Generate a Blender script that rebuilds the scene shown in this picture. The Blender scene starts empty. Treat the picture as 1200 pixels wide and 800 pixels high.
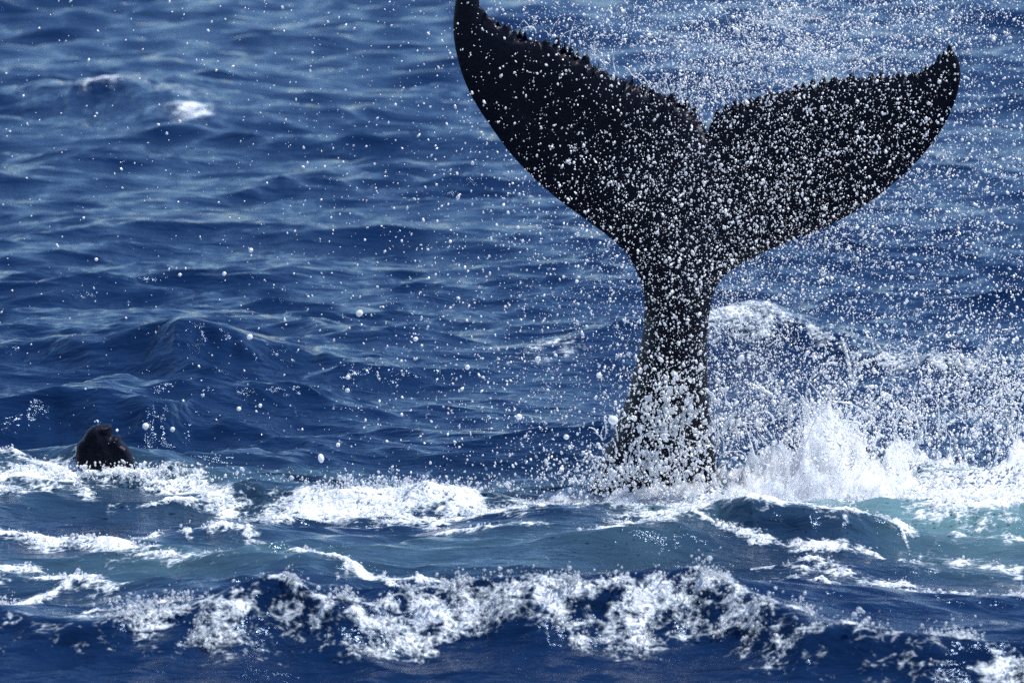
import bpy, bmesh, math, random
import numpy as np
from mathutils import Vector, Euler
from mathutils.geometry import delaunay_2d_cdt

random.seed(7)
rng = np.random.default_rng(7)
S = bpy.context.scene
COL = S.collection
R = math.radians

# ------------------------------------------------------------ camera
CAM_H, F_PX, PITCH = 6.0, 4935.0, 7.72      # metres, focal length in photo pixels, degrees down
WY = 35.0                                    # distance of the whale
cam = bpy.data.cameras.new('camera')
cam.lens = F_PX * 36.0 / 1200.0
cam.sensor_width = 36.0
cam.clip_start = 0.5
cam.clip_end = 20000
cam.dof.use_dof = True
cam.dof.focus_distance = 35.2
cam.dof.aperture_fstop = 2.3
co = bpy.data.objects.new('camera', cam)
co.location = (0, 0, CAM_H)
co.rotation_euler = (R(90 - PITCH), 0, 0)
COL.objects.link(co)
S.camera = co

# ------------------------------------------------------------ sky and sun
SUN_EL, SUN_AZ = 66.0, 88.0                 # azimuth clockwise from the view direction (+Y)
w = bpy.data.worlds.new('World')
S.world = w
w.use_nodes = True
nt = w.node_tree
sky = nt.nodes.new('ShaderNodeTexSky')
sky.sky_type = 'NISHITA'
sky.sun_disc = False
sky.sun_elevation = R(SUN_EL)
sky.sun_rotation = R(SUN_AZ)
sky.air_density = 1.0
sky.dust_density = 0.0
sky.ozone_density = 9.0
bg = nt.nodes['Background']
bg.inputs['Strength'].default_value = 0.115
nt.links.new(sky.outputs[0], bg.inputs['Color'])
sun = bpy.data.lights.new('sun', 'SUN')
sun.energy = 5.0
sun.angle = R(0.53)
sun.color = (1.0, 0.985, 0.975)
so = bpy.data.objects.new('sun', sun)
d = Vector((math.sin(R(SUN_AZ)) * math.cos(R(SUN_EL)), math.cos(R(SUN_AZ)) * math.cos(R(SUN_EL)), math.sin(R(SUN_EL))))
so.rotation_euler = (-d).to_track_quat('-Z', 'Y').to_euler()
so.location = (0, 60, 60)
COL.objects.link(so)

S.view_settings.view_transform = 'Standard'
S.view_settings.look = 'None'
S.view_settings.exposure = 0.50
S.view_settings.gamma = 1.0
S.cycles.use_denoising = False
S.cycles.max_bounces = 20
S.cycles.diffuse_bounces = 8
S.cycles.transparent_max_bounces = 16
S.cycles.glossy_bounces = 3
S.cycles.transmission_bounces = 4
S.cycles.sample_clamp_indirect = 4.0
S.cycles.sample_clamp_direct = 5.0
S.cycles.caustics_reflective = False
S.cycles.caustics_refractive = False
S.cycles.pixel_filter_type = 'BLACKMAN_HARRIS'

# ------------------------------------------------------------ helpers
P_ = R(PITCH)
def ray(px, py):
    """direction of a photo pixel (1200 x 800)"""
    a, b = (px - 600) / F_PX, (400 - py) / F_PX
    return a, math.cos(P_) + b * math.sin(P_), -math.sin(P_) + b * math.cos(P_)
def ground(px, py, z=0.0):
    a, b, c = ray(px, py)
    t = (z - CAM_H) / c
    return a * t, b * t
def at(px, py, y=WY):
    a, b, c = ray(px, py)
    t = y / b
    return a * t, y, CAM_H + c * t

def at_np(px, py, y):
    a, b = (px - 600) / F_PX, (400 - py) / F_PX
    Y = math.cos(P_) + b * math.sin(P_); Z = -math.sin(P_) + b * math.cos(P_)
    t = y / Y
    return a * t, CAM_H + Z * t

_perm = {}
def perlin(x, y, seed=0):
    if seed not in _perm:
        r = np.random.default_rng(1000 + seed)
        _perm[seed] = (r.permutation(512), r.uniform(0, 2 * np.pi, 512))
    p, ang = _perm[seed]
    xi, yi = np.floor(x).astype(np.int64), np.floor(y).astype(np.int64)
    xf, yf = x - xi, y - yi
    u, v = xf * xf * xf * (xf * (xf * 6 - 15) + 10), yf * yf * yf * (yf * (yf * 6 - 15) + 10)
    def g(ix, iy, fx, fy):
        h = ang[p[(p[ix & 511] + iy) & 511]]
        return np.cos(h) * fx + np.sin(h) * fy
    a = g(xi, yi, xf, yf); b = g(xi + 1, yi, xf - 1, yf)
    c = g(xi, yi + 1, xf, yf - 1); e = g(xi + 1, yi + 1, xf - 1, yf - 1)
    return ((a + u * (b - a)) * (1 - v) + (c + u * (e - c)) * v) * 1.5
def fbm(x, y, seed=0, octaves=4):
    s, a = 0, 0.6
    for k in range(octaves):
        s = s + a * perlin(x * 2 ** k, y * 2 ** k, seed + k); a *= 0.5
    return s
def sstep(a, b, x):
    t = np.clip((x - a) / (b - a), 0, 1)
    return t * t * (3 - 2 * t)

def tag(o, label=None, cat=None, group=None, kind=None):
    for k, v in (('label', label), ('category', cat), ('group', group), ('kind', kind)):
        if v: o[k] = v
    return o
def new_obj(name, me, mat=None, parent=None):
    o = bpy.data.objects.new(name, me)
    COL.objects.link(o)
    if mat and not me.materials: me.materials.append(mat)
    if parent: o.parent = parent
    return o

class NT:
    """small wrapper for node trees"""
    def __init__(s, m): s.t = m.node_tree
    def n(s, kind, **kw):
        nd = s.t.nodes.new(kind)
        for k, v in kw.items():
            if k.startswith('i_'):
                nd.inputs[k[2:].replace('_', ' ')].default_value = v
            else: setattr(nd, k, v)
        return nd
    def l(s, a, b): s.t.links.new(a, b)
def material(name):
    m = bpy.data.materials.new(name); m.use_nodes = True
    m.node_tree.nodes.clear()
    t = NT(m)
    out = t.n('ShaderNodeOutputMaterial')
    return m, t, out
def ramp(t, pos_cols):
    r = t.n('ShaderNodeValToRGB')
    e = r.color_ramp.elements
    while len(e) < len(pos_cols): e.new(0.5)
    for q, (p, c) in zip(e, pos_cols):
        q.position = p; q.color = c if len(c) == 4 else (*c, 1)
    return r

# ------------------------------------------------------------ materials
def mat_water():
    m, t, out = material('sea_water')
    tc = t.n('ShaderNodeTexCoord')
    def ripple(scale, sx, detail, rot=0.0):
        mp = t.n('ShaderNodeMapping')
        mp.inputs['Scale'].default_value = (sx, 1, 1)
        mp.inputs['Rotation'].default_value = (0, 0, rot)
        t.l(tc.outputs['Object'], mp.inputs['Vector'])
        nz = t.n('ShaderNodeTexNoise'); nz.inputs['Scale'].default_value = scale
        nz.inputs['Detail'].default_value = detail; nz.inputs['Roughness'].default_value = 0.55
        nz.inputs['Distortion'].default_value = 0.4
        t.l(mp.outputs[0], nz.inputs['Vector'])
        return nz.outputs['Fac']
    b0 = t.n('ShaderNodeBump'); b0.inputs['Strength'].default_value = 1.0; b0.inputs['Distance'].default_value = 0.11
    t.l(ripple(1.5, 0.42, 3, 0.45), b0.inputs['Height'])
    b1 = t.n('ShaderNodeBump'); b1.inputs['Strength'].default_value = 1.0; b1.inputs['Distance'].default_value = 0.070; t.l(b0.outputs[0], b1.inputs['Normal'])
    t.l(ripple(3.4, 0.40, 5, 0.25), b1.inputs['Height'])
    b2 = t.n('ShaderNodeBump'); b2.inputs['Strength'].default_value = 1.0; b2.inputs['Distance'].default_value = 0.009
    t.l(ripple(16, 0.5, 3, -0.35), b2.inputs['Height']); t.l(b1.outputs[0], b2.inputs['Normal'])
    aer = t.n('ShaderNodeAttribute', attribute_name='aerated')
    foam = t.n('ShaderNodeAttribute', attribute_name='foam')
    cm = t.n('ShaderNodeMix', data_type='RGBA')
    cm.inputs['A'].default_value = (0.0028, 0.0125, 0.043, 1)
    cm.inputs['B'].default_value = (0.080, 0.160, 0.180, 1)
    t.l(aer.outputs['Fac'], cm.inputs['Factor'])
    wat = t.n('ShaderNodeBsdfPrincipled')
    t.l(cm.outputs['Result'], wat.inputs['Base Color'])
    wat.inputs['Roughness'].default_value = 0.08
    wat.inputs['IOR'].default_value = 1.333
    wat.inputs['Specular Tint'].default_value = (0.46, 0.68, 1.0, 1)
    t.l(b2.outputs[0], wat.inputs['Normal'])
    # foam: lacy breakup at fine scale
    mp = t.n('ShaderNodeMapping'); mp.inputs['Scale'].default_value = (0.6, 1, 1)
    t.l(tc.outputs['Object'], mp.inputs['Vector'])
    n1 = t.n('ShaderNodeTexNoise'); n1.inputs['Scale'].default_value = 14; n1.inputs['Detail'].default_value = 5
    n1.inputs['Roughness'].default_value = 0.65; n1.inputs['Distortion'].default_value = 0.8
    t.l(mp.outputs[0], n1.inputs['Vector'])
    v1 = t.n('ShaderNodeTexVoronoi', feature='DISTANCE_TO_EDGE'); v1.inputs['Scale'].default_value = 17
    dv = t.n('ShaderNodeMixRGB'); dv.inputs[0].default_value = 0.06; t.l(tc.outputs['Object'], dv.inputs[1]); t.l(n1.outputs['Color'], dv.inputs[2]); t.l(dv.outputs[0], v1.inputs['Vector'])
    a1 = t.n('ShaderNodeMath', operation='MULTIPLY_ADD'); a1.inputs[1].default_value = 1.5; a1.inputs[2].default_value = -0.75
    t.l(n1.outputs['Fac'], a1.inputs[0])
    a2 = t.n('ShaderNodeMath', operation='ADD'); t.l(a1.outputs[0], a2.inputs[0]); t.l(foam.outputs['Fac'], a2.inputs[1])
    a3 = t.n('ShaderNodeMath', operation='MULTIPLY_ADD'); a3.inputs[1].default_value = -0.55; t.l(v1.outputs['Distance'], a3.inputs[0]); t.l(a2.outputs[0], a3.inputs[2])
    mr = t.n('ShaderNodeMapRange', interpolation_type='SMOOTHSTEP')
    mr.inputs['From Min'].default_value = 0.22; mr.inputs['From Max'].default_value = 0.62
    t.l(a3.outputs[0], mr.inputs['Value'])
    # no foam where the attribute is nil
    gate = t.n('ShaderNodeMapRange'); gate.inputs['From Min'].default_value = 0.02; gate.inputs['From Max'].default_value = 0.12
    t.l(foam.outputs['Fac'], gate.inputs['Value'])
    mul = t.n('ShaderNodeMath', operation='MULTIPLY'); t.l(mr.outputs[0], mul.inputs[0]); t.l(gate.outputs[0], mul.inputs[1])
    fb = t.n('ShaderNodeBump'); fb.inputs['Strength'].default_value = 1.0; fb.inputs['Distance'].default_value = 0.03
    t.l(a3.outputs[0], fb.inputs['Height'])
    fcr = ramp(t, [(0.30, (0.34, 0.42, 0.46)), (0.66, (0.68, 0.71, 0.75))])
    t.l(a3.outputs[0], fcr.inputs[0])
    fo = t.n('ShaderNodeBsdfPrincipled'); t.l(fcr.outputs[0], fo.inputs['Base Color'])
    fo.inputs['Roughness'].default_value = 0.45; fo.inputs['IOR'].default_value = 1.33
    t.l(fb.outputs[0], fo.inputs['Normal'])
    mx = t.n('ShaderNodeMixShader')
    t.l(mul.outputs[0], mx.inputs[0]); t.l(wat.outputs[0], mx.inputs[1]); t.l(fo.outputs[0], mx.inputs[2])
    t.l(mx.outputs[0], out.inputs['Surface'])
    return m

def mat_drop(name, tint=(0.93, 0.95, 0.97), transl=0.5, gl=0.15, clear=0.2, rough=0.22):
    m, t, out = material(name)
    di = t.n('ShaderNodeBsdfDiffuse'); di.inputs['Color'].default_value = (*tint, 1)
    tr = t.n('ShaderNodeBsdfTranslucent'); tr.inputs['Color'].default_value = (*tint, 1)
    a = t.n('ShaderNodeMixShader'); a.inputs[0].default_value = transl
    t.l(di.outputs[0], a.inputs[1]); t.l(tr.outputs[0], a.inputs[2])
    g = t.n('ShaderNodeBsdfGlossy'); g.inputs['Roughness'].default_value = rough; g.inputs['Color'].default_value = (1, 1, 1, 1)
    b = t.n('ShaderNodeMixShader'); b.inputs[0].default_value = gl
    t.l(a.outputs[0], b.inputs[1]); t.l(g.outputs[0], b.inputs[2])
    c = t.n('ShaderNodeMixShader'); c.inputs[0].default_value = clear
    tp = t.n('ShaderNodeBsdfTransparent')
    t.l(b.outputs[0], c.inputs[1]); t.l(tp.outputs[0], c.inputs[2])
    t.l(c.outputs[0], out.inputs['Surface'])
    return m

def mat_skin():
    m, t, out = material('whale_skin')
    tc = t.n('ShaderNodeTexCoord')
    mp = t.n('ShaderNodeMapping'); mp.inputs['Scale'].default_value = (1, 1, 0.35)
    t.l(tc.outputs['Object'], mp.inputs['Vector'])
    n1 = t.n('ShaderNodeTexNoise'); n1.inputs['Scale'].default_value = 3.5; n1.inputs['Detail'].default_value = 6
    t.l(mp.outputs[0], n1.inputs['Vector'])
    r = ramp(t, [(0.3, (0.0025, 0.0028, 0.008)), (0.62, (0.0045, 0.005, 0.012)), (0.85, (0.011, 0.012, 0.022))])
    t.l(n1.outputs['Fac'], r.inputs[0])
    # pale scars: thin wandering lines
    v = t.n('ShaderNodeTexVoronoi', feature='DISTANCE_TO_EDGE'); v.inputs['Scale'].default_value = 2.3
    n2 = t.n('ShaderNodeTexNoise'); n2.inputs['Scale'].default_value = 2.0
    t.l(tc.outputs['Object'], n2.inputs['Vector'])
    va = t.n('ShaderNodeMixRGB'); va.inputs[0].default_value = 0.35
    t.l(tc.outputs['Object'], va.inputs[1]); t.l(n2.outputs['Color'], va.inputs[2]); t.l(va.outputs[0], v.inputs['Vector'])
    sr = ramp(t, [(0.0, (1, 1, 1)), (0.012, (0, 0, 0))])
    t.l(v.outputs['Distance'], sr.inputs[0])
    ml = t.n('ShaderNodeMath', operation='MULTIPLY'); ml.inputs[1].default_value = 0.25
    t.l(sr.outputs[0], ml.inputs[0])
    mc = t.n('ShaderNodeMix', data_type='RGBA'); mc.inputs['B'].default_value = (0.028, 0.028, 0.038, 1)
    t.l(ml.outputs[0], mc.inputs['Factor']); t.l(r.outputs[0], mc.inputs['A'])
    bn = t.n('ShaderNodeTexNoise'); bn.inputs['Scale'].default_value = 22; bn.inputs['Detail'].default_value = 5
    t.l(tc.outputs['Object'], bn.inputs['Vector'])
    bp = t.n('ShaderNodeBump'); bp.inputs['Distance'].default_value = 0.012; bp.inputs['Strength'].default_value = 0.7
    t.l(bn.outputs['Fac'], bp.inputs['Height'])
    p = t.n('ShaderNodeBsdfPrincipled'); p.inputs['Roughness'].default_value = 0.42; p.inputs['IOR'].default_value = 1.25; p.inputs['Specular IOR Level'].default_value = 0.4
    t.l(mc.outputs['Result'], p.inputs['Base Color']); t.l(bp.outputs[0], p.inputs['Normal'])
    t.l(p.outputs[0], out.inputs['Surface'])
    return m

M_WATER = mat_water()
M_DROP = mat_drop('spray_water', (0.97, 0.975, 0.98), transl=0.55, gl=0.16, clear=0.0, rough=0.3)
M_HEAP = mat_drop('white_water', (0.98, 0.985, 0.99), transl=0.55, gl=0.04, clear=0.35)
M_FROTH = mat_drop('froth', tint=(0.94, 0.96, 0.965), transl=0.45, gl=0.42, clear=0.32, rough=0.10)
M_SKIN = mat_skin()

# ------------------------------------------------------------ the sea surface
# ridges: crest line given at photo points (x, y) with crest height z -> world curve y = f(x)
def curve(pts, z):
    w_ = [ground(px, py, z) for px, py in pts]
    xs = np.array([a for a, b in w_]); ys = np.array([b for a, b in w_])
    return xs, ys
def profile(pts, amp, front, back, ends=(0.6, 0.6)):
    """asymmetric crest; amp may be a list along the points"""
    am = amp if isinstance(amp, (list, tuple)) else [amp] * len(pts)
    w_ = [ground(px, py, a) for (px, py), a in zip(pts, am)]
    return dict(xs=np.array([p[0] for p in w_]), ys=np.array([p[1] for p in w_]), am=np.array(am, float), f=front, b=back, e=ends)
RIDGES = [
    # the breaker in the foreground
    profile([(-60, 728), (40, 716), (150, 712), (230, 706), (300, 695), (345, 688), (420, 696), (480, 692), (560, 688), (640, 690), (720, 690), (800, 688), (860, 702), (930, 716), (1000, 728), (1090, 738), (1160, 746), (1260, 756)],
            [.20, .30, .34, .38, .44, .46, .42, .42, .44, .45, .46, .46, .42, .38, .36, .34, .30, .24], 0.42, 1.5, (1.2, 1.5)),
    # mound under the dark hump and the white band that runs right from it
    profile([(-40, 560), (40, 548), (100, 538), (150, 537), (200, 546), (260, 566), (320, 574), (380, 566), (440, 560), (500, 561), (560, 570), (620, 586)],
            [.05, .10, .20, .19, .16, .12, .14, .20, .24, .24, .16, .06], 0.30, 0.55, (0.5, 0.5)),
    # low swells in the middle ground
    profile([(120, 640), (200, 626), (270, 622), (340, 632), (420, 640)], [.04, .10, .12, .08, .03], 0.3, 0.7, (0.5, 0.5)),
    profile([(560, 650), (640, 640), (720, 634), (800, 632), (860, 640)], [.05, .10, .14, .12, .06], 0.45, 0.9, (0.8, 0.8)),
    # glassy teal peak right of the tail
    profile([(800, 625), (850, 608), (900, 596), (960, 588), (1000, 590), (1040, 606), (1080, 626)],
            [.08, .18, .30, .36, .34, .22, .08], 0.34, 0.6, (0.4, 0.3)),
    profile([(1060, 600), (1120, 592), (1180, 590), (1260, 590)], [.12, .2, .22, .2], 0.6, 0.6, (0.4, 0.8)),
    # white heap of the splash
    profile([(800, 590), (850, 560), (900, 530), (950, 505), (1000, 515), (1050, 545), (1120, 560), (1190, 560), (1260, 556)],
            [.02, .08, .20, .34, .34, .20, .14, .16, .16], 0.40, 0.45, (0.3, 0.8)),
    # background swells
    profile([(-60, 400), (60, 392), (140, 378), (205, 368), (260, 374), (310, 392), (360, 410), (420, 432)],
            [.20, .30, .46, .60, .52, .34, .18, .06], 0.85, 1.8, (0.8, 0.8)),
    profile([(-60, 478), (40, 462), (110, 456), (170, 462), (230, 472), (300, 488), (360, 508)],
            [.22, .32, .40, .36, .24, .14, .05], 0.6, 1.2, (0.8, 0.8)),
    profile([(320, 392), (370, 380), (430, 390), (500, 405)], [.05, .16, .12, .04], 0.7, 1.0, (0.6, 0.6)),
    profile([(170, 440), (215, 434), (270, 452)], [.05, .16, .06], 0.45, 0.7, (0.4, 0.4)),
    # breaking crest behind the tail stock
    profile([(700, 404), (780, 392), (840, 376), (890, 368), (950, 380), (1010, 402), (1080, 420), (1180, 440)],
            [.08, .22, .32, .36, .30, .22, .18, .12], 1.0, 1.3, (0.6, 1.0)),
    # far whitecaps
    profile([(10, 104), (60, 98), (120, 97), (190, 102), (270, 112)], [.2, .40, .45, .35, .2], 3.0, 5.0, (1.5, 1.5)),
    profile([(140, 126), (200, 122), (240, 126), (300, 140)], [.15, .32, .3, .1], 2.4, 3.5, (1.2, 1.2)),
]

# spectrum
NW = 120
lam = np.exp(rng.uniform(np.log(0.30), np.log(6.5), NW))
th = rng.normal(-math.pi / 2 + 0.35, 0.62, NW)
kx, ky = np.cos(th) * 2 * np.pi / lam, np.sin(th) * 2 * np.pi / lam
ph = rng.uniform(0, 2 * np.pi, NW)
amp = 0.0044 * lam ** 0.85 * rng.uniform(0.6, 1.3, NW)

def ridge_height(x, y, only=None):
    z = np.zeros_like(x)
    for i, r in enumerate(RIDGES):
        if only is not None and i not in only: continue
        x0, x1 = r['xs'][0], r['xs'][-1]
        e0, e1 = r['e']
        m = (x > x0 - e0) & (x < x1 + e1) & (np.abs(y - r['ys'].mean()) < 3.2 * max(r['b'], r['f']) + 6)
        if not m.any(): continue
        xm, ym = x[m], y[m]
        sc = r['f']
        wob = 0.22 * sc * perlin(xm * 1.7, ym * 0.8 + 9 * i, 30) + 0.10 * sc * perlin(xm * 5.1, ym * 2.1 + 5 * i, 31)
        yc = np.interp(xm, r['xs'], r['ys']) + wob
        a = np.interp(xm, r['xs'], r['am'])
        a = a * sstep(x0 - e0, x0, xm) * (1 - sstep(x1, x1 + e1, xm))
        dy = ym - yc
        # steep camera-side face, long back
        prof = np.where(dy < 0, 1 / (1 + (np.abs(dy) / (r['f'] * 0.62)) ** 2.6), np.exp(-np.abs(dy / r['b']) ** 1.35))
        z[m] += a * prof
    return z

def spacing(y):
    return np.interp(y, [20, 27, 35, 60, 110, 200, 600], [.02, .024, .04, .12, .42, 1.2, 8])

def wave(x, y):
    """returns displaced x, y, z of the still-water point (x, y)"""
    dx = np.zeros_like(x); dy = np.zeros_like(x); z = np.zeros_like(x)
    sp = spacing(y)
    gust = 0.95 + 0.6 * perlin(x * 0.23, y * 0.11, 60)
    wx = x + 0.35 * perlin(x * 0.4, y * 0.3, 61); wy = y + 0.35 * perlin(x * 0.4, y * 0.3, 62)
    for i in range(NW):
        wgt = np.clip(lam[i] / (3.0 * sp) - 0.6, 0, 1)
        if lam[i] < 1.2: wgt = wgt * gust
        p = kx[i] * wx + ky[i] * wy + ph[i]
        s, c = np.sin(p), np.cos(p)
        z += wgt * amp[i] * s
        dx += wgt * amp[i] * 1.5 * c * math.cos(th[i])
        dy += wgt * amp[i] * 1.5 * c * math.sin(th[i])
    # sharp-crested chop
    rg = lambda q: 1 - 2 * np.abs(q)
    z += 0.030 * gust * rg(perlin(wx * 0.55 + 0.25 * wy, wy * 1.15 + 0.2 * wx, 110)) * np.clip(0.9 / (2.5 * sp) - 0.5, 0, 1)
    z += 0.014 * gust * rg(perlin(wx * 1.5 + 0.9 * wy, wy * 3.0 + 0.5 * wx, 111)) * np.clip(0.35 / (2.5 * sp) - 0.5, 0, 1)
    far = sstep(60, 120, y)
    z = z * (1 + 0.9 * far)
    rz = ridge_height(x, y)
    return x + dx, y + dy, z + rz

# foam strokes: x-monotone bands on the water
def band(pts, up, down, s, z=0.0, ends=0.2, scale=(1.0, 1.0), solid=0.0, seed=0):
    """up / down: extent behind and in front of the line, metres"""
    zz = z if isinstance(z, (list, tuple)) else [z] * len(pts)
    w_ = [ground(px, py, q) for (px, py), q in zip(pts, zz)]
    return dict(xs=np.array([p[0] for p in w_]), ys=np.array([p[1] for p in w_]), up=up, dn=down, s=s, e=ends, sc=scale, solid=solid, seed=seed)
BANDS = []
FG = dict(RIDGES[0])
BANDS += [
    # 0 foreground breaker: crest and face
    dict(xs=FG['xs'], ys=FG['ys'], up=0.14, dn=0.44, s=0.70, px=(40, 150, 300, 420, 560, 820, 900, 1000, 1100, 1200), pw=(.55, .95, .95, 1.15, 1.1, 1.1, .95, .8, .85, .95), e=0.2, sc=(1.5, 2.2), solid=0.0, seed=1, lo=(40, 1300)),
    # 1 band right of the hump
    band([(296, 588), (330, 586), (400, 578), (480, 575), (540, 576), (596, 592)], 0.36, 0.34, 1.1, .15, 0.25, solid=0.65, seed=2),
    # 2 foam round the hump
    band([(-40, 560), (30, 556), (90, 556), (150, 556), (220, 562), (300, 580)], 0.40, 0.36, 0.95, .14, 0.3, (1.6, 1.8), solid=0.35, seed=3),
    band([(-40, 548), (20, 553), (60, 562), (110, 574)], 0.12, 0.14, 0.95, .08, 0.2, solid=0.4, seed=4),
    band([(-40, 585), (40, 584), (90, 580), (140, 592)], 0.16, 0.2, 0.75, .03, 0.3, (2, 2), seed=5),
    band([(160, 596), (210, 592), (260, 594), (300, 592)], 0.06, 0.07, 0.9, .03, 0.3, seed=6),
    # streaks in the left foreground
    band([(-40, 634), (40, 640), (100, 645), (170, 655)], 0.22, 0.24, 1.05, .0, 0.4, (1.4, 1.4), solid=0.3, seed=7),
    band([(100, 646), (180, 660), (260, 672)], 0.22, 0.28, 0.62, .0, 0.4, (1.0, 2.6), solid=0.1, seed=35),
    band([(-40, 668), (30, 672), (80, 678), (140, 686)], 0.24, 0.30, 0.90, .02, 0.3, (1.6, 1.8), solid=0.1, seed=8),
    band([(-40, 700), (40, 690), (80, 682), (110, 676)], 0.10, 0.12, 0.95, .02, 0.2, (2.0, 1.5), solid=0.2, seed=9),
    band([(-40, 712), (60, 708), (160, 706), (240, 700)], 0.05, 0.05, 0.9, .2, 0.2, (1.5, 1.5), solid=0.2, seed=36),
    band([(150, 628), (215, 626), (270, 628), (320, 638)], 0.14, 0.16, 0.80, .08, 0.2, (3, 2), seed=10),
    band([(330, 666), (380, 671), (430, 681), (480, 694)], 0.07, 0.09, 1.15, .03, 0.2, solid=0.5, seed=11),
    band([(430, 678), (500, 682), (600, 688)], 0.14, 0.10, 0.95, .06, 0.2, (2, 2), seed=12),
    band([(90, 660), (200, 665), (300, 668)], 0.3, 0.3, 0.45, .02, 0.4, (1.5, 2), seed=13),
    # middle, below the tail
    band([(420, 610), (520, 606), (600, 602), (700, 600), (800, 604)], 0.35, 0.50, 0.92, .02, 0.4, (2.8, 3.2), seed=14),
    band([(480, 632), (560, 636), (640, 634)], 0.07, 0.07, 0.9, .02, 0.2, seed=15),
    band([(540, 608), (640, 606), (720, 610)], 0.07, 0.07, 1.1, .02, 0.3, solid=0.3, seed=16),
    band([(670, 640), (720, 632), (770, 622), (830, 610)], 0.12, 0.12, 1.0, .10, 0.3, solid=0.3, seed=17),
    # white water on the right
    band([(600, 590), (680, 588), (760, 586), (820, 584), (900, 580), (1000, 576), (1100, 580), (1260, 580)], 0.9, 0.6, 1.2, .1, 0.6, (1.2, 1.4), solid=0.55, seed=18),
    band([(840, 570), (900, 560), (960, 550), (1040, 560), (1100, 570), (1260, 570)], 0.7, 0.7, 1.2, .25, 0.4, solid=0.6, seed=19),
    band([(720, 606), (800, 600), (870, 592), (930, 584)], 0.5, 0.60, 1.1, .2, 0.3, (2.0, 2.2), solid=0.15, seed=20),
    band([(850, 606), (900, 594), (960, 586), (1000, 590), (1040, 604), (1080, 624)], 0.3, 0.14, 0.95, [.18, .30, .36, .34, .22, .08], 0.1, (2.4, 2.4), solid=0.15, seed=37),
    band([(770, 628), (830, 640), (900, 650), (960, 650), (1030, 650), (1080, 658)], 0.07, 0.07, 1.0, .0, 0.3, (1.8, 1.8), solid=0.2, seed=21),
    band([(1040, 606), (1070, 626), (1085, 645)], 0.10, 0.10, 0.9, .12, 0.1, seed=22),
    band([(1080, 594), (1150, 590), (1260, 588)], 0.5, 0.16, 1.1, .22, 0.3, solid=0.4, seed=38),
    band([(1100, 612), (1160, 610), (1260, 610)], 0.3, 0.4, 0.62, .15, 0.3, (2.5, 2), seed=39),
    band([(900, 666), (990, 668), (1070, 676), (1150, 682), (1260, 684)], 0.26, 0.26, 0.75, .02, 0.4, (1.6, 2.2), seed=23),
    band([(1130, 706), (1180, 712), (1260, 716)], 0.14, 0.16, 1.0, .04, 0.4, (2, 1.6), solid=0.2, seed=24),
    band([(960, 690), (1060, 700), (1150, 712)], 0.14, 0.14, 0.65, .08, 0.4, (1.4, 2.6), seed=45),
    band([(1060, 640), (1120, 648), (1260, 656)], 0.3, 0.3, 0.60, .04, 0.4, (3, 2.5), seed=25),
    band([(920, 672), (960, 676), (990, 680)], 0.1, 0.12, 0.85, .04, 0.2, (3, 2), seed=26),
    # crest behind the tail stock
    band([(790, 396), (840, 380), (890, 371), (930, 376)], 0.35, 0.7, 0.72, [.2, .3, .34, .3], 0.3, (1.6, 0.8), solid=0.25, seed=27),
    band([(900, 374), (950, 384), (1010, 406), (1080, 424), (1160, 440)], 0.22, 0.35, 0.62, [.34, .3, .22, .18, .1], 0.3, (1.6, 0.8), solid=0.05, seed=47),
    band([(600, 414), (650, 408), (700, 412)], 0.6, 0.7, 0.5, .1, 0.4, (2, 1), seed=28),
    # far whitecaps
    band([(40, 103), (70, 101), (120, 101), (180, 105), (260, 112)], 0.6, 1.0, 0.50, .35, 0.6, (0.8, 0.3), solid=0.0, seed=29),
    band([(70, 130), (90, 138), (110, 142)], 0.6, 1.2, 0.35, .2, 0.6, (0.8, 0.4), seed=30),
    band([(200, 126), (225, 127), (255, 132)], 0.7, 1.2, 0.80, .28, 0.5, (0.6, 0.25), solid=0.1, seed=31),
    band([(95, 100), (118, 100), (142, 101)], 0.6, 0.8, 0.85, .42, 0.3, (0.9, 0.4), solid=0.15, seed=32),
    band([(430, 78), (455, 76), (475, 80)], 0.8, 1.2, 0.5, .1, 0.4, (0.8, 0.4), seed=33),
    band([(440, 214), (448, 216), (460, 218)], 0.5, 0.5, 0.6, .1, 0.2, (1, 0.6), seed=34),
]
def foam_at(x, y):
    f = np.zeros_like(x)
    for b in BANDS:
        x0, x1 = b['xs'][0], b['xs'][-1]
        m = (x > x0 - b['e']) & (x < x1 + b['e']) & (y > b['ys'].min() - 3 * b['dn'] - .3) & (y < b['ys'].max() + 3 * b['up'] + .3)
        if not m.any(): continue
        xm, ym = x[m], y[m]
        s = b['seed'] * 13.7
        wob = 0.5 * b['dn'] * perlin(xm * b['sc'][0] * 1.1 + s, ym * 0.3, 40) + 0.25 * b['dn'] * perlin(xm * b['sc'][0] * 3.7, ym * 0.8 + s, 41)
        dy = ym - np.interp(xm, b['xs'], b['ys']) - wob
        g = np.where(dy > 0, np.exp(-(dy / b['up']) ** 2), np.exp(-(dy / b['dn']) ** 2))
        g = g * sstep(x0 - b['e'], x0 + b['e'], xm) * (1 - sstep(x1 - b['e'], x1 + b['e'], xm))
        n = fbm(xm * b['sc'][0] * 2.2 + s, ym * b['sc'][1] * 2.2, 42, 4)
        web = 1 - np.abs(fbm(xm * b['sc'][0] * 1.8 + s, ym * b['sc'][1] * 3.0 + s, 46, 3)) * 3.2
        v = g * b['s'] * (b['solid'] + (1 - b['solid']) * np.clip(0.55 + 0.9 * n + 0.35 * web, 0, 1.4))
        if 'px' in b: v = v * np.interp(xm / ym * F_PX / math.cos(P_) + 600, b['px'], b['pw'])
        f[m] = np.maximum(f[m], v)
    return f
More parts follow.
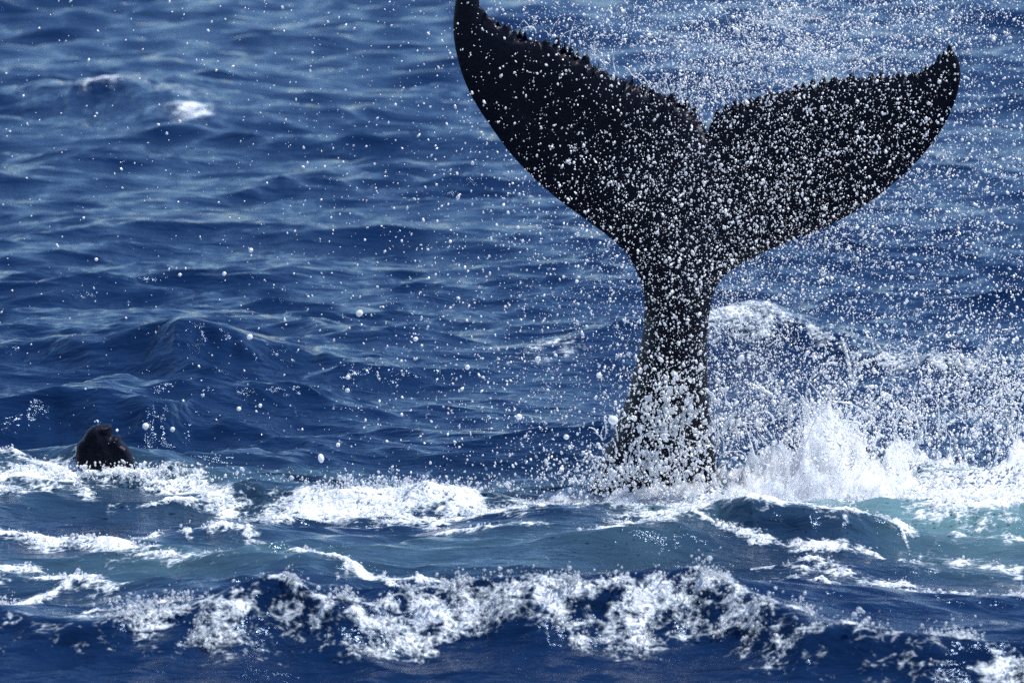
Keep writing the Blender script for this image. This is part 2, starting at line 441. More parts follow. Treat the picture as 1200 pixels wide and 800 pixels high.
def aerated_at(x, y):
    def blob(px, py, rx, ry):
        cx, cy = ground(px, py, 0.05)
        return np.exp(-((x - cx) / rx) ** 2 - ((y - cy) / ry) ** 2)
    a = 1.0 * blob(1150, 615, 0.75, 1.3) + 0.75 * blob(970, 600, 0.75, 0.8) + 0.45 * blob(1060, 600, 0.9, 1.0) \
        + 0.5 * blob(820, 610, 0.7, 0.7) + 0.30 * blob(700, 655, 1.2, 0.9) + 0.35 * blob(190, 660, 1.3, 0.9) + 0.22 * blob(420, 655, 1.2, 0.8) \
        + 0.4 * blob(740, 712, 0.30, 0.25) + 0.30 * blob(345, 706, 0.3, 0.2) + 0.2 * blob(560, 700, 0.6, 0.2)
    a = a + 0.30 * np.exp(-((x * 0.9) / 6) ** 2 - ((y - 34.6) / 1.1) ** 2)
    return np.clip(a * (0.85 + 0.5 * fbm(x * 1.1, y * 1.1, 50, 3)), 0, 1)

def build_sea():
    # rows: dense where the view grazes, opening out towards the horizon
    ys = [-60, -30, -10, 0, 8, 14, 18, 21, 23, 24.5]
    y = 25.5
    while y < 9000:
        ys.append(y)
        y += 0.026 * (y / 27.0) ** (2.05 if y < 140 else 2.6)
    ys = np.array(ys, dtype=np.float64)
    inner = np.linspace(-0.145, 0.145, 920)
    o1 = 0.145 + 0.0004 * np.cumsum(1.13 ** np.arange(1, 62))
    o1 = o1[o1 < 3.0]
    u = np.concatenate([-o1[::-1], inner, o1])
    U, Y = np.meshgrid(u, ys)
    X = U * np.maximum(Y, 24.0)
    n_r, n_c = X.shape
    x, y = X.ravel(), Y.ravel()
    fine = (np.abs(U.ravel()) < 0.2) & (y > 24) & (y < 260)
    z = np.zeros_like(x); xo, yo = x.copy(), y.copy()
    a, b, c = wave(x[fine], y[fine])
    xo[fine], yo[fine], z[fine] = a, b, c
    rest = ~fine
    z[rest] = 0.05 * perlin(x[rest] * 0.3, y[rest] * 0.3, 70)
    foam = np.zeros_like(x); foam[fine] = foam_at(x[fine], y[fine])
    aer = np.zeros_like(x); aer[fine] = aerated_at(x[fine], y[fine])
    # thick foam stands proud of the water and is lumpy
    near = fine & (y < 50)
    lump = np.zeros_like(x)
    lump[near] = sstep(0.3, 0.9, foam[near]) * (0.020 + 0.040 * fbm(x[near] * 5, y[near] * 5, 80, 3) + 0.008 * perlin(x[near] * 24, y[near] * 24, 85))
    z += lump
    co_ = np.stack([xo, yo, z], 1).astype(np.float32)
    idx = np.arange(n_r * n_c).reshape(n_r, n_c)
    q = np.stack([idx[:-1, :-1], idx[:-1, 1:], idx[1:, 1:], idx[1:, :-1]], -1).reshape(-1, 4)
    me = bpy.data.meshes.new('sea')
    me.vertices.add(len(co_)); me.vertices.foreach_set('co', co_.ravel())
    me.loops.add(q.size); me.loops.foreach_set('vertex_index', q.ravel().astype(np.int32))
    me.polygons.add(len(q)); me.polygons.foreach_set('loop_start', np.arange(0, q.size, 4, dtype=np.int32))
    me.polygons.foreach_set('use_smooth', np.ones(len(q), bool))
    for nm, arr in (('foam', foam), ('aerated', aer)):
        at_ = me.attributes.new(nm, 'FLOAT', 'POINT'); at_.data.foreach_set('value', arr.astype(np.float32))
    me.update()
    o = new_obj('sea', me, M_WATER)
    tag(o, kind='structure')
    print('sea quads', len(q), n_r, n_c)
    return x, y, co_, foam, fine
SX, SY, SCO, SFOAM, SFINE = build_sea()

# ------------------------------------------------------------ whale parts above water
def resample(pts, step, jitter=0.0, closed=False):
    out = []
    n = len(pts)
    for i in range(n if closed else n - 1):
        a, b = pts[i], pts[(i + 1) % n]
        L = math.hypot(b[0] - a[0], b[1] - a[1]); k = max(1, int(L / step))
        for j in range(k): out.append((a[0] + (b[0] - a[0]) * j / k, a[1] + (b[1] - a[1]) * j / k))
    if not closed: out.append(pts[-1])
    return out
def smooth(pts, step=4):
    """Catmull-Rom through the points"""
    out = []
    n = len(pts)
    for i in range(n - 1):
        p0, p1, p2, p3 = pts[max(i - 1, 0)], pts[i], pts[i + 1], pts[min(i + 2, n - 1)]
        k = max(1, int(math.hypot(p2[0] - p1[0], p2[1] - p1[1]) / step))
        for j in range(k):
            t = j / k
            out.append(tuple(0.5 * (2 * p1[c] + (p2[c] - p0[c]) * t + (2 * p0[c] - 5 * p1[c] + 4 * p2[c] - p3[c]) * t * t + (3 * p1[c] - p0[c] - 3 * p2[c] + p3[c]) * t ** 3) for c in (0, 1)))
    out.append(pts[-1])
    return out
def serrate(pts, seed, size):
    """ragged trailing edge: pointed knobs of uneven size, upwards (photo -y)"""
    r = random.Random(seed); out = []; acc = 0; nxt = 8; width = 8; hgt = size
    for i, p in enumerate(pts):
        if i: acc += math.hypot(p[0] - pts[i - 1][0], p[1] - pts[i - 1][1])
        u = (acc - (nxt - width)) / width
        if u >= 1:
            width = r.uniform(5, 15); nxt += width; hgt = size * r.uniform(0.15, 1.25); u = 0
        out.append((p[0], p[1] - hgt * max(0.0, math.sin(math.pi * min(max(u, 0), 1))) ** 0.8))
    return out

MPP = 1.0 / (F_PX / (WY / math.cos(P_)))  # about metres per photo pixel at the whale

def slab_from_outline(outline, grid, thick, lean, name):
    """closed body: an outline (photo px at the whale's distance) inflated front and back"""
    n = len(outline)
    poly = np.array(outline)
    x0, y0 = poly.min(0); x1, y1 = poly.max(0)
    gx, gy = np.meshgrid(np.arange(x0, x1, grid), np.arange(y0, y1, grid))
    gx = gx + (np.arange(gx.shape[0])[:, None] % 2) * grid / 2
    pts = np.stack([gx.ravel(), gy.ravel()], 1)
    a, b = poly, np.roll(poly, -1, 0)
    def inside(P):
        c = np.zeros(len(P), bool)
        for (ax, ay), (bx, by) in zip(a, b):
            if ay == by: continue
            cr = ((ay > P[:, 1]) != (by > P[:, 1])) & (P[:, 0] < (bx - ax) * (P[:, 1] - ay) / (by - ay) + ax)
            c ^= cr
        return c
    def dist(P):
        dmin = np.full(len(P), 1e9)
        for (ax, ay), (bx, by) in zip(a, b):
            ex, ey = bx - ax, by - ay
            t = np.clip(((P[:, 0] - ax) * ex + (P[:, 1] - ay) * ey) / (ex * ex + ey * ey + 1e-9), 0, 1)
            dmin = np.minimum(dmin, np.hypot(P[:, 0] - ax - t * ex, P[:, 1] - ay - t * ey))
        return dmin
    pts = pts[inside(pts)]
    dd = dist(pts)
    # extra rows close to the rim so that the edge is round
    rim = []
    for k, off in enumerate((1.2, 3.2)):
        nx = (b[:, 1] - a[:, 1]); ny = -(b[:, 0] - a[:, 0]); L = np.hypot(nx, ny) + 1e-9
        mid = (a + b) / 2
        for sgn in (1, -1):
            q = np.stack([mid[:, 0] + sgn * nx / L * off, mid[:, 1] + sgn * ny / L * off], 1)
            q = q[inside(q)]; q = q[dist(q) > off * 0.8]; rim.append(q)
    allp = np.concatenate([poly, pts[dd > grid * 0.8]] + rim)
    vs, es, fs, ov, oe, of = delaunay_2d_cdt([Vector(p) for p in allp], [(i, (i + 1) % n) for i in range(n)], [], 1, 1e-4)
    V = np.array([(v.x, v.y) for v in vs]); D = dist(V)
    D[D < 0.02] = 0
    T = thick(V[:, 0], V[:, 1], D)                 # half thickness in metres
    rim_i = D == 0
    T[rim_i] = 0
    yb = lean(V[:, 0], V[:, 1])
    bm = bmesh.new()
    front, back = [], []
    for i in range(len(V)):
        X_, _, Z_ = at(V[i, 0], V[i, 1], WY)
        if rim_i[i]:
            v = bm.verts.new((X_, WY + yb[i], Z_)); front.append(v); back.append(v)
        else:
            front.append(bm.verts.new((X_, WY + yb[i] - T[i], Z_))); back.append(bm.verts.new((X_, WY + yb[i] + T[i], Z_)))
    for f in fs:
        try: bm.faces.new([front[i] for i in f])
        except ValueError: pass
        if all(rim_i[i] for i in f): continue
        try: bm.faces.new([back[i] for i in reversed(f)])
        except ValueError: pass
    bmesh.ops.recalc_face_normals(bm, faces=bm.faces)
    for f in bm.faces: f.smooth = True
    me = bpy.data.meshes.new(name); bm.to_mesh(me); bm.free()
    return me

lead_l = [(545, -16), (536, -6), (532, 15), (531, 40), (535, 66), (544, 96), (558, 124), (578, 154), (600, 183), (626, 210), (655, 235), (684, 256), (710, 275), (730, 293), (743, 312), (751, 332), (755, 352)]
stock_l = [(755, 352), (755, 375), (752, 400), (746, 428), (738, 456), (730, 482), (722, 505), (712, 528), (702, 550), (692, 580), (680, 640)]
stock_r = [(880, 640), (858, 590), (846, 560), (839, 530), (834, 500), (831, 465), (829, 430), (829, 400), (831, 372), (836, 346)]
lead_r = [(836, 346), (842, 332), (858, 316), (882, 302), (912, 288), (945, 275), (978, 260), (1012, 240), (1044, 215), (1070, 191), (1093, 163), (1109, 136), (1119, 110), (1123, 88), (1121, 70), (1113, 56)]
trail_r = [(1113, 56), (1101, 66), (1089, 77), (1077, 84), (1064, 90), (1050, 89), (1020, 92), (990, 92), (962, 99), (930, 106), (900, 113), (872, 122), (850, 131), (836, 142), (828, 158)]
trail_l = [(828, 158), (820, 143), (808, 130), (792, 120), (770, 110), (746, 102), (722, 92), (698, 81), (674, 67), (650, 55), (622, 48), (598, 38), (578, 26), (562, 8), (556, -8), (545, -16)]
outline = (smooth(lead_l, 5)[:-1] + smooth(stock_l, 8)[:-1] + [stock_l[-1]] + smooth(stock_r, 8)[:-1] + smooth(lead_r, 5)[:-1]
           + serrate(smooth(trail_r, 2.0), 3, 8.0)[:-1] + serrate(smooth(trail_l, 2.0), 5, 10.5)[:-1])

def tail_thick(px, py, D):
    # stock: deep oval; blade: thick at the centre and the leading edge, thin trailing edge
    wst = sstep(250, 350, py)
    cx = 790.0
    spread = np.abs(px - cx)
    blade_max = 0.035 + 0.13 * np.exp(-(spread / 110) ** 2) * sstep(130, 330, py) + 0.05 * np.exp(-(spread / 230) ** 2)
    R_b = 34 + 18 * np.exp(-(spread / 150) ** 2)
    blade = blade_max * np.sqrt(np.clip(1 - (1 - np.minimum(D / R_b, 1)) ** 2, 0, 1))
    # keel running up into the blade
    half = np.interp(py, [346, 400, 460, 520, 580, 640], [41, 39, 47, 58, 82, 110])
    stock_max = np.interp(py, [250, 346, 450, 580, 640], [0.22, 0.34, 0.42, 0.55, 0.65])
    stock = stock_max * np.sqrt(np.clip(1 - (1 - np.minimum(D / half, 1)) ** 2, 0, 1))
    t = blade * (1 - wst) + stock * wst
    ridge = 0.010 * np.exp(-((px - 822) / 10) ** 2) * sstep(170, 260, py)
    return t + ridge * (D > 3)
def tail_lean(px, py):
    u = (px - 800) / 300.0
    # blades cup gently, the stock leans back into the sea
    return 0.22 * np.clip(np.abs(u), 0, 1.2) ** 1.8 * np.where(u < 0, 1.0, -0.7) * sstep(420, 250, 0 * py + py) * 1.0 + 0.35 * sstep(300, 640, py) * 0.6

tail_me = slab_from_outline(outline, 8.0, tail_thick, lambda a, b: 0.20 * np.clip(np.abs((a - 800) / 300.0), 0, 1.2) ** 1.8 * np.where(a < 800, 1.0, -0.7) * (1 - sstep(250, 420, b)) + 0.2 * sstep(300, 640, b), 'whale_tail')
tail = new_obj('humpback_whale', tail_me, M_SKIN)
tag(tail, 'huge black whale tail standing out of the sea with spread ragged flukes and narrow stock', 'whale')

hump_pts = [(84, 556), (88, 540), (89, 531), (90, 520), (97, 513), (102, 504), (108, 499), (112, 497), (120, 496.5), (129, 496.5), (131, 499), (131.5, 510), (138, 509), (141, 511), (142, 516), (144, 519), (150, 523), (154, 530), (157, 539), (160, 556)]
hump_me = slab_from_outline(resample(hump_pts, 1.2, closed=True), 2.5,
                            lambda a, b, D: 0.10 * np.sqrt(np.clip(1 - (1 - np.minimum(D / 6, 1)) ** 2, 0, 1)) + (0.012 * perlin(a * .10, b * .07, 90) + 0.003 * perlin(a * .3, b * .2, 91) ) * np.clip(D / 4, 0, 1),
                            lambda a, b: 0.02 * np.sin(a * .1), 'whale_snout')
hump = new_obj('whale_hump', hump_me, M_SKIN)
tag(hump, 'small dark notched hump of a whale poking out of the white foam at left', 'whale')

# ------------------------------------------------------------ spray, froth: stuff, instanced drops
def scatter_object(name, pts, scl, mat, subdiv, seed, lumpy=0.3):
    """pts (n,3), scl (n,3) semi-axes in metres"""
    me = bpy.data.meshes.new(name)
    me.vertices.add(len(pts)); me.vertices.foreach_set('co', pts.astype(np.float32).ravel())
    a = me.attributes.new('drop_scale', 'FLOAT_VECTOR', 'POINT'); a.data.foreach_set('vector', scl.astype(np.float32).ravel())
    rot = np.random.default_rng(seed).uniform(-0.9, 0.9, (len(pts), 3))
    b = me.attributes.new('drop_turn', 'FLOAT_VECTOR', 'POINT'); b.data.foreach_set('vector', rot.astype(np.float32).ravel())
    o = new_obj(name, me, mat)
    g = bpy.data.node_groups.new(name + '_nodes', 'GeometryNodeTree')
    g.interface.new_socket('Geometry', in_out='INPUT', socket_type='NodeSocketGeometry')
    g.interface.new_socket('Geometry', in_out='OUTPUT', socket_type='NodeSocketGeometry')
    N = g.nodes.new; L = g.links.new
    gi, go = N('NodeGroupInput'), N('NodeGroupOutput')
    sm = N('GeometryNodeSetShadeSmooth'); jn = N('GeometryNodeJoinGeometry')
    for k in range(6):                       # six uneven drop shapes, picked in turn
        ico = N('GeometryNodeMeshIcoSphere'); ico.inputs['Radius'].default_value = 1; ico.inputs['Subdivisions'].default_value = subdiv
        sp_ = N('GeometryNodeSetPosition'); nz = N('ShaderNodeTexNoise'); nz.noise_dimensions = '4D'
        nz.inputs['W'].default_value = 3.7 * k + seed; nz.inputs['Scale'].default_value = 0.9; nz.inputs['Detail'].default_value = 1.0
        ps = N('GeometryNodeInputPosition'); mp_ = N('ShaderNodeMapRange')
        mp_.inputs['From Min'].default_value = 0.3; mp_.inputs['From Max'].default_value = 0.7
        mp_.inputs['To Min'].default_value = 1 - lumpy; mp_.inputs['To Max'].default_value = 1 + lumpy
        vm = N('ShaderNodeVectorMath'); vm.operation = 'SCALE'
        L(ps.outputs[0], nz.inputs['Vector']); L(nz.outputs[0], mp_.inputs['Value'])
        L(ps.outputs[0], vm.inputs[0]); L(mp_.outputs[0], vm.inputs['Scale'])
        L(ico.outputs['Mesh'], sp_.inputs['Geometry']); L(vm.outputs[0], sp_.inputs['Position'])
        gt = N('GeometryNodeGeometryToInstance'); L(sp_.outputs[0], gt.inputs[0]); L(gt.outputs[0], jn.inputs[0])
    mt = N('GeometryNodeSetMaterial'); mt.inputs['Material'].default_value = mat
    ip = N('GeometryNodeInstanceOnPoints')
    na = N('GeometryNodeInputNamedAttribute'); na.data_type = 'FLOAT_VECTOR'; na.inputs['Name'].default_value = 'drop_scale'
    nb = N('GeometryNodeInputNamedAttribute'); nb.data_type = 'FLOAT_VECTOR'; nb.inputs['Name'].default_value = 'drop_turn'
    er = N('FunctionNodeEulerToRotation')
    ip.inputs['Pick Instance'].default_value = True
    L(jn.outputs[0], sm.inputs[0]); L(sm.outputs[0], mt.inputs[0]); L(mt.outputs[0], ip.inputs['Instance'])
    L(gi.outputs[0], ip.inputs['Points']); L(na.outputs[0], ip.inputs['Scale'])
    L(nb.outputs[0], er.inputs[0]); L(er.outputs[0], ip.inputs['Rotation'])
    L(ip.outputs[0], go.inputs[0])
    md = o.modifiers.new('scatter', 'NODES'); md.node_group = g
    return o

def blob(px, py, cx, cy, sx, sy):
    return np.exp(-((px - cx) / sx) ** 2 - ((py - cy) / sy) ** 2)
def spray_density(px, py):
    """how thick the spray hangs, 0..1, over the plane of the tail"""
    d_ = 0.16 * blob(px, py, 800, 300, 330, 420)
    d_ += 0.50 * blob(px, py, 1000, 330, 260, 260)
    d_ += 0.55 * blob(px, py, 960, 190, 170, 110)
    d_ += 0.55 * blob(px, py, 900, 50, 160, 70) + 0.3 * blob(px, py, 1080, 10, 160, 80)
    d_ += 0.28 * blob(px, py, 710, 160, 100, 80) * sstep(90, 200, py)
    d_ += 0.55 * blob(px, py, 1060, 470, 190, 80) + 0.6 * blob(px, py, 880, 440, 90, 80)
    d_ += 0.75 * blob(px, py, 775, 520, 60, 70) + 0.5 * blob(px, py, 800, 330, 70, 110) + 0.45 * blob(px, py, 820, 230, 110, 80)
    d_ += 0.30 * blob(px, py, 640, 480, 90, 90) + 0.25 * blob(px, py, 1180, 200, 90, 220)
    d_ += 0.020 + 0.04 * sstep(150, 650, px)
    return d_
def draw(n, seed, dens, box, clump=1.0, yr=(-1.6, 1.8), rmean=0.0046, rsig=0.42, rmax=0.018):
    r = np.random.default_rng(seed)
    out = []
    tot = 0
    mx = 1.8
    while tot < n:
        px = r.uniform(box[0], box[2], 200000); py = r.uniform(box[1], box[3], 200000)
        c = 1 + clump * (0.9 * fbm(px / 60, py / 60, seed % 97, 3) + 0.8 * fbm(px / 18, py / 18, seed % 91 + 5, 2))
        k = r.uniform(0, mx, 200000) < dens(px, py) * np.clip(c, 0.05, 3)
        out.append(np.stack([px[k], py[k]], 1)); tot += k.sum()
    q = np.concatenate(out)[:n]
    yy = WY + r.uniform(yr[0], yr[1], n)
    # world position: spread over the plane of the tail, then moved in depth
    X_, Z_ = at_np(q[:, 0], q[:, 1], WY)
    X_ = X_ * (yy / WY); Z_ = CAM_H + (Z_ - CAM_H) * (yy / WY)
    rad = np.minimum(np.exp(r.normal(np.log(rmean), rsig, n)), rmax)
    sc = rad[:, None] * np.stack([r.uniform(.7, 1.1, n), r.uniform(.7, 1.1, n), r.uniform(.75, 1.9, n)], 1)
    P = np.stack([X_, yy, Z_], 1)
    ok = P[:, 2] > 0.02
    return P[ok], sc[ok]

def strands(specs, seed):
    """water thrown off in curling threads: chains of touching drops on ballistic arcs"""
    r = np.random.default_rng(seed); P = []; Sx = []
    for (px, py, vx, vz, n, rad, yo) in specs:
        x0, _, z0 = at(px, py, WY + yo)
        for i in range(n):
            t = i / n * r.uniform(.96, 1.04)
            P.append((x0 + vx * t + r.normal(0, .004), WY + yo + r.normal(0, .01), z0 + vz * t - 0.35 * abs(vz) * t * t + r.normal(0, .004)))
            q = rad * (1.1 - 0.6 * t) * r.uniform(.6, 1.3); Sx.append((q, q, q * r.uniform(1, 2.2)))
    return np.array(P), np.array(Sx)

parts_p, parts_s = [], []
BOX = (-40, -40, 1240, 585)
for a, b in (
    draw(25000, 11, spray_density, BOX, 1.1, (-1.0, 2.5), rmean=0.0031, rsig=0.55, rmax=0.014),
    draw(12000, 17, spray_density, BOX, 1.0, (-5.5, 4.0), rmean=0.0034, rsig=0.55, rmax=0.012),
    draw(12000, 18, lambda x, y: blob(x, y, 900, 50, 130, 55) + 0.7 * blob(x, y, 820, 95, 60, 50) + 0.5 * blob(x, y, 1060, 20, 140, 60) + 0.5 * blob(x, y, 700, 40, 80, 40), BOX, 1.4, (-0.5, 2.0), rmean=0.0028, rsig=0.6, rmax=0.014),
    draw(2600, 12, spray_density, BOX, 1.4, (-2.5, 2.0), rmean=0.0072, rsig=0.3, rmax=0.014),
    # drops in front of the blades
    draw(8500, 13, lambda x, y: 0.9 * blob(x, y, 860, 270, 170, 130) + 0.5 * blob(x, y, 1000, 170, 150, 90) + 0.18 * blob(x, y, 700, 180, 80, 70) + 0.6 * blob(x, y, 790, 420, 50, 140), BOX, 0.5, (-1.2, -0.5), 0.0030, 0.55, 0.011),
    # thick low spray at right
    draw(12000, 14, lambda x, y: 0.9 * blob(x, y, 1060, 500, 170, 55) + 0.9 * blob(x, y, 1180, 470, 120, 70) + 0.5 * blob(x, y, 880, 480, 70, 60) + 0.5 * blob(x, y, 960, 470, 60, 50), BOX, 1.6, (-0.7, 1.6), 0.0036, 0.65, 0.022),
    draw(1300, 15, lambda x, y: blob(x, y, 785, 500, 50, 60) + 0.6 * blob(x, y, 760, 550, 60, 30), BOX, 1.2, (-0.9, -0.45), 0.0075, 0.55, 0.026),
    draw(1500, 16, lambda x, y: blob(x, y, 720, 560, 70, 25), BOX, 0.8, (-1.0, 0.4), 0.0065, 0.4, 0.02),
): parts_p.append(a); parts_s.append(b)
r_ = random.Random(5)
sp = []
for (px, py) in [(622, 36), (643, 42), (692, 68), (709, 78), (745, 92), (763, 105), (778, 108), (786, 112), (792, 116), (800, 120), (815, 132)]:
    sp.append((px, py, r_.uniform(-.10, .14), r_.uniform(.10, .22), 26, .0045, 0.0))
for _ in range(16):
    px, py = r_.gauss(925, 45), r_.gauss(50, 30)
    sp.append((px, py, r_.uniform(-.5, .5), r_.uniform(-.3, .35), 34, .0042, r_.uniform(-.5, 1.2)))
for _ in range(22):
    px, py = r_.uniform(860, 1200), r_.uniform(420, 560)
    sp.append((px, py, r_.uniform(-.35, .35), r_.uniform(.1, .5), 45, .011, r_.uniform(-.4, 1.2)))
for _ in range(14):
    px, py = r_.uniform(740, 850), r_.uniform(470, 560)
    sp.append((px, py, r_.uniform(-.12, .12), r_.uniform(.05, .25), 26, .013, -0.7))
a, b = strands(sp, 21); parts_p.append(a); parts_s.append(b)
spray = scatter_object('water_spray', np.concatenate(parts_p), np.concatenate(parts_s), M_DROP, 2, 3, 0.38)
tag(spray, 'cloud of fine white drops flung up all round the whale tail', 'spray', kind='stuff')

# threads of water stretched off the tail and out of the heap
def threads(specs, name, label):
    r = np.random.default_rng(55); V, Fc = [], []
    for (px, py, yo, L_, ang, rad, curl) in specs:
        p = np.array(at(px, py, WY + yo)); a_ = ang; n = 22; rr = rad
        ph_ = r.uniform(0, 6.28, 4)
        for i in range(n):
            t = i / (n - 1)
            dirv = np.array([math.cos(a_), 0.15 * math.sin(ph_[0] + 4 * t), math.sin(a_)])
            nrm = np.array([-math.sin(a_), 0, math.cos(a_)]); yv = np.array([0, 1.0, 0])
            q = rr * (1.0 - 0.75 * t) * (0.75 + 0.45 * math.sin(ph_[1] + 9 * t) * math.sin(ph_[2] + 23 * t)) + 0.0008
            if i in (0, n - 1): q *= 0.3
            for k in range(6):
                c = 2 * math.pi * k / 6
                V.append(p + q * (math.cos(c) * nrm + math.sin(c) * yv))
            if i:
                b0 = len(V) - 12
                for k in range(6): Fc.append((b0 + k, b0 + (k + 1) % 6, b0 + 6 + (k + 1) % 6, b0 + 6 + k))
            p = p + dirv * L_ / n; a_ += curl / n + r.normal(0, 0.10)
    me = bpy.data.meshes.new(name); me.from_pydata([tuple(v) for v in V], [], Fc)
    for f in me.polygons: f.use_smooth = True
    o = new_obj(name, me, M_DROP); tag(o, label, 'spray', kind='stuff')
ths = []
for (px, py) in [(622, 38), (628, 40), (643, 44), (655, 50), (666, 56), (692, 70), (697, 72), (709, 80), (722, 86), (745, 92), (752, 98), (763, 105), (770, 106), (778, 110), (784, 112), (790, 114), (796, 117), (801, 121), (808, 126), (815, 132), (850, 130), (876, 120), (905, 112), (931, 105), (960, 98), (985, 92)]:
    ths.append((px, py, 0.08, r_.uniform(.08, .26), r_.uniform(1.1, 2.4), r_.uniform(.0045, .0085), r_.uniform(-1.6, 1.6)))
for _ in range(70):
    ths.append((r_.gauss(905, 55), r_.gauss(55, 32), r_.uniform(-.3, 1.2), r_.uniform(.08, .30), r_.uniform(0, 6.28), r_.uniform(.0018, .0048), r_.uniform(-3, 3)))
for _ in range(75):
    px = r_.choice([r_.gauss(960, 40), r_.uniform(1020, 1210), r_.uniform(830, 920)])
    ths.append((px, r_.uniform(470, 560), r_.uniform(-.6, .4), r_.uniform(.08, .42), r_.gauss(1.57, .55), r_.uniform(.003, .013), r_.uniform(-1.5, 1.5)))
for _ in range(50):
    ths.append((r_.uniform(700, 840), r_.uniform(500, 575), r_.uniform(-.95, -.6), r_.uniform(.06, .22), r_.gauss(1.6, .5), r_.uniform(.004, .013), r_.uniform(-2, 2)))
for _ in range(40):
    ths.append((r_.uniform(840, 1180), r_.uniform(370, 450), r_.uniform(-.3, 2.0), r_.uniform(.06, .2), r_.gauss(1.2, .9), r_.uniform(.003, .009), r_.uniform(-2, 2)))
threads(ths, 'water_threads', 'thin white threads of water stretching off the tail edge and out of the splash')

# the heap of white water right of the stock
hp, hs = [], []
def heap_density(x, y):
    top = np.interp(x, [820, 870, 900, 940, 975, 1000, 1030, 1060, 1100, 1130, 1160, 1200, 1260], [575, 545, 520, 488, 470, 478, 520, 545, 560, 548, 556, 556, 552])
    return sstep(top - 6, top + 26, y) * (1 - sstep(588, 604, y)) * 1.6
for a, b in (
    draw(6000, 31, heap_density, (815, 440, 1260, 604), 1.2, (-0.7, 0.3), 0.0055, 0.45, 0.02),
    draw(7000, 32, lambda x, y: blob(x, y, 470, 577, 120, 13) * 1.6 + blob(x, y, 130, 556, 90, 12) * 0.8 + 0.5 * blob(x, y, 230, 562, 60, 10), (0, 540, 640, 600), 0.9, (-0.35, 0.3), 0.0055, 0.5, 0.02),
): hp.append(a); hs.append(b)
heap = scatter_object('white_water', np.concatenate(hp), np.concatenate(hs), M_HEAP, 2, 4)
tag(heap, 'heaped white water boiling up beside the tail and along the foam line', 'splash', kind='stuff')

# mist: the densest, finest part of the splash, a real body of fog over the heap
def mist_body():
    xs = np.linspace(-0.3, 5.4, 330); ys = np.linspace(33.5, 36.4, 64)
    X, Y = np.meshgrid(xs, ys)
    px = X / Y * F_PX / math.cos(P_) * 1.0 + 600
    top = np.interp(px, [560, 620, 700, 780, 830, 870, 905, 930, 950, 975, 1003, 1015, 1040, 1065, 1100, 1130, 1165, 1200, 1260, 1400], [594, 580, 563, 556, 550, 545, 530, 500, 480, 470, 474, 508, 524, 508, 540, 520, 542, 518, 534, 590])
    _, zt = at_np(px, top, 35.0)
    cross = np.exp(-((Y - 34.95 + 0.42 * np.exp(-((X - 1.1) / 0.9) ** 2) - 0.15 * perlin(X * 2, Y * 0.2, 101)) / 0.62) ** 2)
    rid = 1 - np.abs(fbm(X * 5.5 + 0.6 * perlin(X * 2, Y * 2, 104), Y * 3.0, 103, 4)) * 2.2
    h = np.clip(zt + 0.05, 0.05, 2) * cross * (0.70 + 0.45 * fbm(X * 2.6, Y * 2.2, 102, 4) + 0.55 * np.clip(rid, 0, 1) ** 2) * sstep(-0.3, 0.3, X) * (1 - sstep(4.9, 5.4, X))
    h = np.maximum(h, 0.0)
    mask = sstep(-0.25, 0.5, X) * (1 - sstep(4.9, 5.4, X)) * sstep(0.03, 0.5, cross) * np.clip(0.75 + 0.5 * fbm(X * 2.2, Y * 1.5, 105, 3), 0.1, 1)
    h = -0.26 + (0.26 + h) * mask
    nr, nc = X.shape
    bm = bmesh.new()
    T_ = [[bm.verts.new((X[j, i], Y[j, i], h[j, i] + 0.005)) for i in range(nc)] for j in range(nr)]
    B_ = [[bm.verts.new((X[j, i], Y[j, i], -0.27)) for i in range(nc)] for j in range(nr)]
    for j in range(nr - 1):
        for i in range(nc - 1):
            bm.faces.new((T_[j][i], T_[j][i + 1], T_[j + 1][i + 1], T_[j + 1][i]))
            bm.faces.new((B_[j][i], B_[j + 1][i], B_[j + 1][i + 1], B_[j][i + 1]))
    for j in range(nr - 1):
        for c in (0, nc - 1):
            bm.faces.new((T_[j][c], T_[j + 1][c], B_[j + 1][c], B_[j][c]))
    for i in range(nc - 1):
        for c in (0, nr - 1):
            bm.faces.new((T_[c][i], T_[c][i + 1], B_[c][i + 1], B_[c][i]))
    bmesh.ops.recalc_face_normals(bm, faces=bm.faces)
    for f in bm.faces: f.smooth = True
    me = bpy.data.meshes.new('splash_mist'); bm.to_mesh(me); bm.free()
    m, t, out = material('splash_mist')
    pv = t.n('ShaderNodeVolumePrincipled')
    pv.inputs['Color'].default_value = (0.98, 0.985, 0.99, 1); pv.inputs['Anisotropy'].default_value = 0.3
    tc = t.n('ShaderNodeTexCoord'); nz = t.n('ShaderNodeTexNoise'); nz.inputs['Scale'].default_value = 7.0; nz.inputs['Detail'].default_value = 5; nz.inputs['Roughness'].default_value = 0.7; nz.inputs['Distortion'].default_value = 0.6
    t.l(tc.outputs['Object'], nz.inputs['Vector'])
    mr = t.n('ShaderNodeMapRange'); mr.inputs['From Min'].default_value = 0.42; mr.inputs['From Max'].default_value = 0.62
    mr.inputs['To Min'].default_value = 4.0; mr.inputs['To Max'].default_value = 80.0
    t.l(nz.outputs['Fac'], mr.inputs['Value']); t.l(mr.outputs[0], pv.inputs['Density'])
    t.l(pv.outputs[0], out.inputs['Volume'])
    o = new_obj('splash_mist', me, m)
    tag(o, 'white mist hanging over the heaped splash right of the tail', 'mist', kind='stuff')
mist_body()
S.cycles.volume_bounces = 16
S.cycles.volume_step_rate = 0.5

